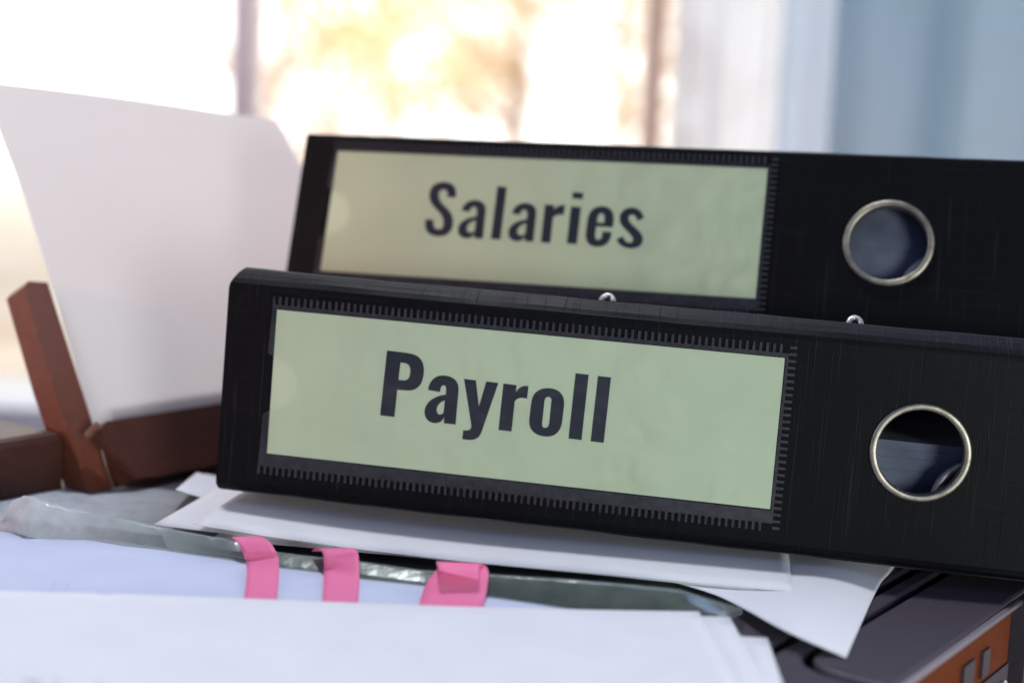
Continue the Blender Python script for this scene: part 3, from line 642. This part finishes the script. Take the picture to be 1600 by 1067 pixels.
SALARIES = [[[(49.61,16.36),(46.51,16.22),(46.5,15.54),(46.43,14.97),(46.29,14.49),(46.09,14.1),(45.83,13.8),(45.5,13.59),(45.1,13.47),(44.63,13.43),(44.17,13.49),(43.8,13.64),(43.5,13.85),(43.28,14.13),(43.13,14.48),(43.04,14.87),(43.03,15.31),(43.07,15.79),(43.21,16.43),(43.44,17.03),(43.75,17.59),(44.14,18.13),(44.6,18.64),(45.12,19.13),(45.68,19.61),(46.29,20.08),(47.12,20.76),(47.85,21.44),(48.47,22.15),(49.0,22.87),(49.43,23.62),(49.75,24.4),(49.97,25.22),(50.09,26.07),(50.1,27.23),(49.94,28.27),(49.6,29.19),(49.09,29.98),(48.4,30.63),(47.55,31.12),(46.52,31.46),(45.32,31.62),(44.0,31.58),(42.83,31.37),(41.81,31.01),(40.94,30.48),(40.24,29.81),(39.7,28.99),(39.33,28.04),(39.13,26.95),(39.11,26.68),(39.09,26.44),(39.08,26.23),(39.07,26.03),(39.07,25.84),(39.07,25.66),(39.08,25.49),(39.09,25.32),(42.19,25.16),(42.23,25.44),(42.27,25.71),(42.31,25.98),(42.36,26.26),(42.42,26.53),(42.48,26.81),(42.56,27.08),(42.64,27.35),(42.8,27.75),(42.99,28.08),(43.21,28.35),(43.47,28.56),(43.76,28.71),(44.07,28.81),(44.42,28.85),(44.8,28.85),(45.25,28.78),(45.62,28.63),(45.91,28.39),(46.12,28.08),(46.26,27.71),(46.33,27.28),(46.34,26.8),(46.3,26.27),(46.15,25.54),(45.93,24.87),(45.63,24.24),(45.25,23.65),(44.81,23.09),(44.28,22.54),(43.69,21.99),(43.03,21.42),(42.19,20.71),(41.46,20.03),(40.83,19.37),(40.3,18.71),(39.88,18.02),(39.56,17.3),(39.34,16.52),(39.23,15.68),(39.23,14.57),(39.43,13.58),(39.82,12.72),(40.39,11.99),(41.13,11.4),(42.03,10.96),(43.07,10.67),(44.24,10.53),(45.37,10.57),(46.4,10.76),(47.31,11.09),(48.09,11.57),(48.74,12.18),(49.24,12.94),(49.59,13.84),(49.77,14.88),(49.77,15.09),(49.77,15.3),(49.76,15.49),(49.74,15.67),(49.72,15.85),(49.69,16.03),(49.65,16.2)]],[[(52.71,21.23),(52.87,20.32),(53.17,19.51),(53.58,18.78),(54.12,18.16),(54.77,17.66),(55.52,17.28),(56.38,17.04),(57.33,16.93),(58.34,16.98),(59.24,17.16),(60.03,17.46),(60.71,17.88),(61.26,18.41),(61.68,19.04),(61.96,19.78),(62.1,20.61),(62.35,31.55),(59.11,31.58),(58.9,29.99),(58.66,30.37),(58.36,30.72),(58.02,31.02),(57.64,31.28),(57.2,31.49),(56.72,31.65),(56.18,31.75),(55.6,31.78),(54.9,31.66),(54.27,31.45),(53.72,31.15),(53.24,30.76),(52.86,30.29),(52.56,29.75),(52.35,29.13),(52.25,28.45),(52.31,27.51),(52.59,26.64),(53.08,25.86),(53.78,25.16),(54.7,24.54),(55.83,23.99),(57.18,23.52),(58.74,23.12),(58.71,21.81),(58.67,21.33),(58.6,20.91),(58.49,20.53),(58.35,20.22),(58.18,19.96),(57.96,19.76),(57.69,19.64),(57.38,19.58),(57.07,19.62),(56.79,19.73),(56.55,19.92),(56.35,20.16),(56.18,20.46),(56.05,20.81),(55.94,21.19),(55.87,21.6)],[(58.71,24.74),(58.03,24.98),(57.41,25.29),(56.87,25.65),(56.42,26.07),(56.06,26.52),(55.81,26.99),(55.69,27.48),(55.68,27.97),(55.76,28.33),(55.88,28.65),(56.04,28.91),(56.24,29.13),(56.48,29.29),(56.74,29.39),(57.04,29.44),(57.35,29.43),(57.62,29.38),(57.86,29.3),(58.09,29.22),(58.29,29.11),(58.47,29.0),(58.63,28.87),(58.76,28.74),(58.87,28.59)]],[[(65.39,11.19),(69.08,11.37),(69.08,31.55),(65.41,31.44)]],[[(72.28,21.35),(72.44,20.45),(72.74,19.64),(73.15,18.92),(73.68,18.31),(74.32,17.81),(75.06,17.44),(75.91,17.19),(76.84,17.09),(77.83,17.14),(78.71,17.32),(79.49,17.61),(80.15,18.03),(80.69,18.55),(81.1,19.18),(81.37,19.91),(81.49,20.73),(81.67,31.57),(78.5,31.6),(78.3,30.03),(78.06,30.4),(77.77,30.74),(77.43,31.05),(77.05,31.3),(76.62,31.51),(76.15,31.67),(75.62,31.76),(75.05,31.8),(74.36,31.68),(73.75,31.47),(73.21,31.17),(72.74,30.79),(72.37,30.32),(72.08,29.78),(71.88,29.18),(71.78,28.5),(71.85,27.57),(72.12,26.71),(72.61,25.94),(73.3,25.24),(74.21,24.63),(75.32,24.08),(76.65,23.62),(78.18,23.22),(78.16,21.92),(78.12,21.45),(78.06,21.03),(77.96,20.66),(77.82,20.34),(77.65,20.09),(77.44,19.89),(77.18,19.77),(76.88,19.71),(76.57,19.75),(76.29,19.86),(76.06,20.05),(75.86,20.29),(75.69,20.59),(75.56,20.93),(75.45,21.31),(75.38,21.71)],[(78.15,24.82),(77.47,25.06),(76.87,25.37),(76.33,25.73),(75.89,26.14),(75.54,26.59),(75.29,27.06),(75.16,27.54),(75.15,28.03),(75.23,28.38),(75.34,28.69),(75.5,28.96),(75.7,29.17),(75.93,29.33),(76.19,29.43),(76.47,29.48),(76.79,29.47),(77.04,29.42),(77.28,29.35),(77.5,29.26),(77.71,29.16),(77.88,29.04),(78.04,28.92),(78.17,28.78),(78.27,28.64)]],[[(84.38,17.22),(87.85,17.34),(87.91,19.07),(88.21,18.65),(88.57,18.26),(88.99,17.92),(89.47,17.64),(90.0,17.41),(90.6,17.25),(91.26,17.15),(91.99,17.13),(91.86,20.9),(91.26,20.85),(90.68,20.85),(90.13,20.91),(89.6,21.03),(89.12,21.21),(88.68,21.45),(88.3,21.75),(87.99,22.11),(88.15,31.76),(84.54,31.61)]],[[(94.23,17.46),(98.04,17.61),(98.03,31.68),(94.26,31.55)],[(94.26,12.1),(98.27,12.2),(98.26,14.6),(94.25,14.47)]],[[(110.57,24.65),(110.63,23.84),(110.66,23.13),(110.68,22.5),(110.67,21.93),(110.64,21.42),(110.57,20.96),(110.48,20.52),(110.34,20.09),(110.08,19.3),(109.7,18.62),(109.21,18.05),(108.62,17.6),(107.96,17.26),(107.23,17.02),(106.44,16.9),(105.62,16.89),(104.61,17.03),(103.71,17.33),(102.93,17.76),(102.26,18.34),(101.72,19.05),(101.32,19.9),(101.07,20.89),(100.96,22.01),(100.83,27.47),(100.94,28.58),(101.22,29.54),(101.65,30.36),(102.22,31.04),(102.92,31.56),(103.73,31.93),(104.65,32.14),(105.66,32.19),(106.75,32.04),(107.71,31.73),(108.53,31.25),(109.21,30.6),(109.74,29.79),(110.12,28.82),(110.34,27.68),(110.4,26.37),(106.96,26.27),(106.98,27.06),(106.96,27.73),(106.89,28.27),(106.78,28.71),(106.61,29.04),(106.39,29.27),(106.11,29.42),(105.77,29.48),(105.43,29.45),(105.14,29.36),(104.9,29.21),(104.71,29.0),(104.57,28.73),(104.48,28.4),(104.43,28.01),(104.43,27.55),(104.45,24.55)],[(104.56,23.03),(107.17,23.12),(107.2,22.31),(107.18,21.59),(107.1,20.98),(106.96,20.48),(106.76,20.09),(106.5,19.81),(106.17,19.65),(105.78,19.61),(105.44,19.67),(105.17,19.83),(104.95,20.09),(104.78,20.46),(104.66,20.93),(104.58,21.51),(104.55,22.21)]],[[(121.62,20.51),(119.33,21.71),(119.11,21.19),(118.89,20.75),(118.65,20.37),(118.39,20.07),(118.12,19.84),(117.82,19.67),(117.5,19.58),(117.15,19.54),(116.85,19.57),(116.6,19.65),(116.39,19.77),(116.23,19.93),(116.11,20.13),(116.03,20.37),(116.01,20.64),(116.04,20.94),(116.19,21.44),(116.43,21.9),(116.73,22.33),(117.11,22.74),(117.55,23.14),(118.05,23.56),(118.61,24.0),(119.22,24.47),(119.91,25.06),(120.51,25.63),(121.02,26.19),(121.43,26.73),(121.74,27.26),(121.96,27.79),(122.08,28.32),(122.1,28.85),(122.01,29.59),(121.76,30.24),(121.38,30.78),(120.86,31.23),(120.22,31.58),(119.47,31.84),(118.62,32.0),(117.68,32.07),(116.81,32.0),(115.99,31.83),(115.22,31.57),(114.52,31.22),(113.88,30.78),(113.32,30.26),(112.84,29.65),(112.45,28.96),(114.55,27.71),(114.82,28.16),(115.1,28.59),(115.4,28.97),(115.72,29.31),(116.07,29.59),(116.45,29.8),(116.86,29.93),(117.31,29.97),(117.64,29.92),(117.92,29.83),(118.14,29.7),(118.3,29.52),(118.41,29.31),(118.46,29.07),(118.46,28.79),(118.4,28.49),(118.24,28.08),(117.99,27.68),(117.66,27.28),(117.26,26.87),(116.8,26.44),(116.28,25.99),(115.71,25.51),(115.09,24.98),(114.5,24.44),(114.0,23.91),(113.58,23.39),(113.25,22.87),(112.99,22.35),(112.81,21.81),(112.7,21.26),(112.66,20.69),(112.75,19.82),(113.0,19.06),(113.41,18.41),(113.94,17.86),(114.58,17.43),(115.32,17.11),(116.12,16.91),(116.99,16.84),(117.8,16.89),(118.54,17.07),(119.21,17.39),(119.83,17.81),(120.37,18.35),(120.86,18.98),(121.27,19.71)]]]
V0, V1, U0, U1, DEP = -12.4, 62.0, -17.0, 300.0, 280.0
LW, LH = 164.0, 47.5
def binder_matrix(loc, u, wv, vn):
    m = Matrix(((u[0], wv[0], vn[0]), (u[1], wv[1], vn[1]), (u[2], wv[2], vn[2])))
    return Matrix.Translation(mm(*loc)) @ m.to_4x4()
def bl(u, v, w_): return Vector((u, w_, V1 - v)) * .001        # binder millimetres -> local metres

def plate_with_hole(u0, u1, v0, v1, w0, w1, hc, hr, n=48):
    """flat board with a round hole"""
    b = MB(); corners = []
    ring = [(hc[0] + hr * math.cos(2 * math.pi * k / n), hc[1] + hr * math.sin(2 * math.pi * k / n)) for k in range(n)]
    q = 26.0
    sq = []
    for k in range(n):                                         # matching points on a square about the hole
        a = 2 * math.pi * k / n; s = q / max(abs(math.cos(a)), abs(math.sin(a))); sq.append((hc[0] + s * math.cos(a), hc[1] + s * math.sin(a)))
    for ww, flip in ((w0, 0), (w1, 1)):
        vs = [bl(x, y, ww) for x, y in ring] + [bl(x, y, ww) for x, y in sq]
        b.add(vs, [((k, (k + 1) % n, n + (k + 1) % n, n + k)) for k in range(n)])
    b.add([bl(x, y, ww) for ww in (w0, w1) for x, y in ring], [(k, (k + 1) % n, n + (k + 1) % n, n + k) for k in range(n)])
    x0, x1, y0, y1 = hc[0] - q, hc[0] + q, hc[1] - q, hc[1] + q
    for ww in (w0, w1):
        for (a0, a1, b0, b1) in ((u0, x0, v0, v1), (x1, u1, v0, v1), (x0, x1, v0, y0), (x0, x1, y1, v1)):
            b.add([bl(a0, b0, ww), bl(a1, b0, ww), bl(a1, b1, ww), bl(a0, b1, ww)], [(0, 1, 2, 3)])
    for p, q2 in (((u0, v0), (u1, v0)), ((u1, v0), (u1, v1)), ((u1, v1), (u0, v1)), ((u0, v1), (u0, v0))):
        b.add([bl(*p, w0), bl(*q2, w0), bl(*q2, w1), bl(*p, w1)], [(0, 1, 2, 3)])
    return b

def make_binder(M, label, glyphs, loops, top_deg, low_deg, U0=U0, crest=1.0):
    V0 = -6.0 - 6.4 * crest
    t = empty('lever_arch_binder', M, label, 'binder')
    HC = (207.5, 25.0)
    b = plate_with_hole(U0, U1, -6.0, 58.2, 0, 2.4, HC, 13.3); b.make('spine', M_LINEN, t, local=True)
    # rounded folds joining spine and covers
    def fold(prof, name):
        n = len(prof); N2 = 90; vs = []; fs = []
        for k in range(N2 + 1):
            s = k / N2
            for i, (v, w_, ins) in enumerate(prof):
                wob = .10 * math.sin(s * 23 + i) + .07 * math.sin(s * 61 + 2 * i) if i > 1 else 0
                vs.append(bl(lerp(U0 + ins, U1 - ins, s), v + wob, w_))
        inn = len(vs)
        for k in range(N2 + 1):
            s = k / N2
            for i, (v, w_, ins) in enumerate(prof):
                vs.append(bl(lerp(U0 + ins, U1 - ins, s), v + (2 if v < 20 else -2) * (i / (n - 1)), w_ + 2 * (1 - i / (n - 1))))
        for k in range(N2):
            for i in range(n - 1):
                a = k * n + i; fs += [(a, a + n, a + n + 1, a + 1), (inn + a + 1, inn + a + n + 1, inn + a + n, inn + a)]
        for e in (0, N2):
            for i in range(n - 1): a = e * n + i; fs.append((a, a + 1, inn + a + 1, inn + a))
        return add(name, vs, fs, M_LINEN, t, smooth=False, local=True)
    fold([(-6.0 - q * crest, w_, i_) for q, w_, i_ in ((0, .02, 0), (1.6, .5, .3), (3.2, 1.9, .9), (4.8, 3.8, 1.7), (6.0, 5.6, 2.6), (6.4, 7.0, 3.1))], 'upper_fold')
    fold([(58.2, .02, 0), (59.6, .35, .0), (60.9, 1.4, .3), (61.7, 2.8, .7), (62.0, 4.6, 1.2), (62.0, 7.0, 1.6)], 'lower_fold')
    tt, tl = math.tan(R(top_deg)), math.tan(R(low_deg))
    b = MB()
    
    def board(y0, y1, sgn, name):
        b = MB(); us = (U0 + 3.1, U1 - 3.1)
        vs = []
        for u in us:
            vs += [bl(u, y0, 7.02), bl(u, y1, DEP), bl(u, y1 + 2.2 * sgn, DEP), bl(u, y0 + 2.2 * sgn, 7.02)]
        b.add(vs, [(0, 1, 2, 3), (7, 6, 5, 4), (0, 4, 5, 1), (1, 5, 6, 2), (2, 6, 7, 3), (3, 7, 4, 0)])
        o = b.make(name, M_LINEN, t, local=True)
        return o
    board(V0, V0 + tt * (DEP - 7), 1, 'front_cover')
    board(V1, V1 - tl * (DEP - 7), -1, 'back_cover')
    # grey lining inside the spine
    b = plate_with_hole(U0 + 4, U1 - 4, -4.0, 56.5, 2.45, 2.8, HC, 14.0); b.make('lining', M_INNER, t, local=True)
    # finger ring
    b = MB(); b.lathe([(13.1, 3.2), (13.1, -.4), (13.25, -.8), (13.6, -1.05), (14.7, -1.05), (15.1, -.8), (15.3, -.4), (15.25, -.02), (13.9, -.02), (13.9, 3.2)],
                      lambda x, y, h: bl(HC[0] + x, HC[1] + y, h), 72); 
    o = add('finger_ring', b.v, b.f, M_METAL, t, smooth=True, local=True)
    # the label card with its word
    b = MB(); pl = lambda a, c, d: tuple(bl(a, c, d))
    b.prism([(0, 0), (LW, .0), (LW, LH), (0, LH)], -.30, pl, -.06); card = b.make('label_card', M_LABEL, t, local=True)
    cu = bpy.data.curves.new('lettering', 'CURVE'); cu.dimensions = '2D'; cu.fill_mode = 'BOTH'; cu.extrude = .00002
    for gph in glyphs:
        for lp in gph:
            sp = cu.splines.new('POLY'); sp.points.add(len(lp) - 1); sp.use_cyclic_u = True
            for q, (u, v) in zip(sp.points, lp): q.co = (u * .001, -v * .001, 0, 1)
    tmp = bpy.data.objects.new('tmp', cu); COL.objects.link(tmp)
    me = bpy.data.meshes.new_from_object(tmp.evaluated_get(bpy.context.evaluated_depsgraph_get()))
    bpy.data.objects.remove(tmp)
    for v in me.vertices: v.co = Vector((v.co.x, -.00033 - v.co.z, V1 * .001 + v.co.y))
    me.materials.clear(); me.materials.append(M_INK); me.name = 'lettering'
    o = bpy.data.objects.new('lettering', me); COL.objects.link(o); o.parent = card; WM[o.name] = M.copy()
    # clear pocket: film with thumb cut, welded rim and weld teeth
    b = MB()
    cut = [(.2 + 8.5 * math.sin(math.pi * k / 14), 16 + 8.5 - 8.5 * math.cos(math.pi * k / 14)) for k in range(15)]
    film = [(-1.4, -1.5), (LW + 1.2, -1.5), (LW + 1.2, 52), (-2.4, 52), (-2.2, 34.2)] + cut[::-1] + [(-1.6, 14.8)]
    b.prism(film, -.56, pl, -.50); pocket = b.make('label_pocket', M_FILM, t, local=True)
    def teeth(name, runs, m):
        b = MB()
        for poly in runs: b.prism(poly, -.5, pl, -.02)
        return b.make(name, m, pocket, local=True)
    bands = [[(-1.5, -1.5), (LW + 1.2, -1.5), (LW + 1.2, -.25), (-1.5, -.25)], [(-2.7, 47.9), (LW + 1.2, 47.9), (LW + 1.2, 51.9), (-2.7, 51.9)],
             [(LW + .25, -.24), (LW + 1.2, -.24), (LW + 1.2, 47.89), (LW + .25, 47.89)],
             [(-1.5, -.24), (-.2, -.24), (-.2, 15.2), (-2.0, 14.6)], [(-.2, 33.2), (-2.3, 34.8), (-2.6, 47.89), (-.2, 47.89)]]
    teeth('weld_rim', bands, M_WELD)
    tp = []
    n = 79
    for k in range(n):
        x = -1.2 + 2.1 * k; sk = random.uniform(-.06, .06)
        tp.append([(x - .42, -1.52), (x - .38 + sk, -4.1 - random.uniform(0, .2)), (x + .38 + sk, -4.1 - random.uniform(0, .2)), (x + .42, -1.52)])
        x -= 1.2; sk = random.uniform(-.06, .06)
        tp.append([(x - .42, 51.92), (x + .42, 51.92), (x + .38 + sk, 54.4 + random.uniform(0, .2)), (x - .38 + sk, 54.4 + random.uniform(0, .2))])
    for k in range(28):
        y = -3.4 + 2.1 * k
        tp.append([(LW + 1.22, y - .42), (LW + 3.5, y - .38), (LW + 3.5, y + .38), (LW + 1.22, y + .42)])
    o = teeth('weld_teeth', tp, M_WELD); o['kind'] = 'stuff'
    # arch rings whose tops come through slots in the front cover
    if loops:
        for u in loops:
            b = MB(); w0 = 28.0; v0 = V0 + tt * (w0 - 7)
            pts = []
            for k in range(13):
                a = math.pi * k / 12; pts.append(bl(u + 2.0 * math.cos(a), v0 - 2.9 - 1.9 * math.sin(a), w0 + 1.5 * math.sin(a)))
            pts = [bl(u + 2.0, v0 + 4, w0)] + pts + [bl(u - 2.0, v0 + 4, w0)]
            b.tube(pts, .0009, 10); o = add('arch_ring', b.v, b.f, M_STEEL, t, smooth=True, local=True)
    # lever mechanism inside: base plate and ring lever seen through the finger hole
    b = MB(); b.box((150, 34, 0), (262, 90, 1.2), lambda x, y, z: tuple(bl(x, V1 - 2.4 - tl * (y - 7) - z, y))); plate = b.make('arch_plate', M_STEEL, t, local=True)
    b = MB(); cx_, cy_ = HC[0] + 19.3, HC[1] + 15.5
    b.tube([bl(cx_ + 13.4 * math.cos(a), cy_ + 13.4 * math.sin(a), 7.0 + 2 * math.cos(a)) for a in [2 * math.pi * k / 40 for k in range(40)]], .0014, 10, closed=True)
    add('lever_ring', b.v, b.f, M_STEEL, plate, smooth=True, local=True)
    return t
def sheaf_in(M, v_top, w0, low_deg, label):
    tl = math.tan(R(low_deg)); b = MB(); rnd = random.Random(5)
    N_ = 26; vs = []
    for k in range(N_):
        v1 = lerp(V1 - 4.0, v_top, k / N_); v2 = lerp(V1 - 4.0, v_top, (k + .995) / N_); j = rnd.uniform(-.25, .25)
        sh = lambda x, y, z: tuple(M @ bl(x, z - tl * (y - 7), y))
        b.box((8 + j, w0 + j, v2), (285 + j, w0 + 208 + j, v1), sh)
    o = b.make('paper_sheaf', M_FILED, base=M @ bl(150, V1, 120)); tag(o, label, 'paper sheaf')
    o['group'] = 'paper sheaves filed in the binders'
MP = binder_matrix((-79.672, 474.063, -121.709), (0.986807, -0.158781, -0.031634), (0.156539, 0.985603, -0.063891), (0.041323, 0.058097, 0.997455))
MS = binder_matrix((-74.815, 551.254, -67.923), (0.963795, -0.266592, 0.005355), (0.25426, 0.912791, -0.319631), (0.080323, 0.30942, 0.947527))
make_binder(MP, 'black lever arch binder lettered Payroll lying in front on the papers', PAYROLL, (104.9, 186.1), 11.5, 3.0)
make_binder(MS, 'black lever arch binder lettered Salaries lying on the front binder', SALARIES, (), 8.5, 5.5, U0=-14.0, crest=.38)
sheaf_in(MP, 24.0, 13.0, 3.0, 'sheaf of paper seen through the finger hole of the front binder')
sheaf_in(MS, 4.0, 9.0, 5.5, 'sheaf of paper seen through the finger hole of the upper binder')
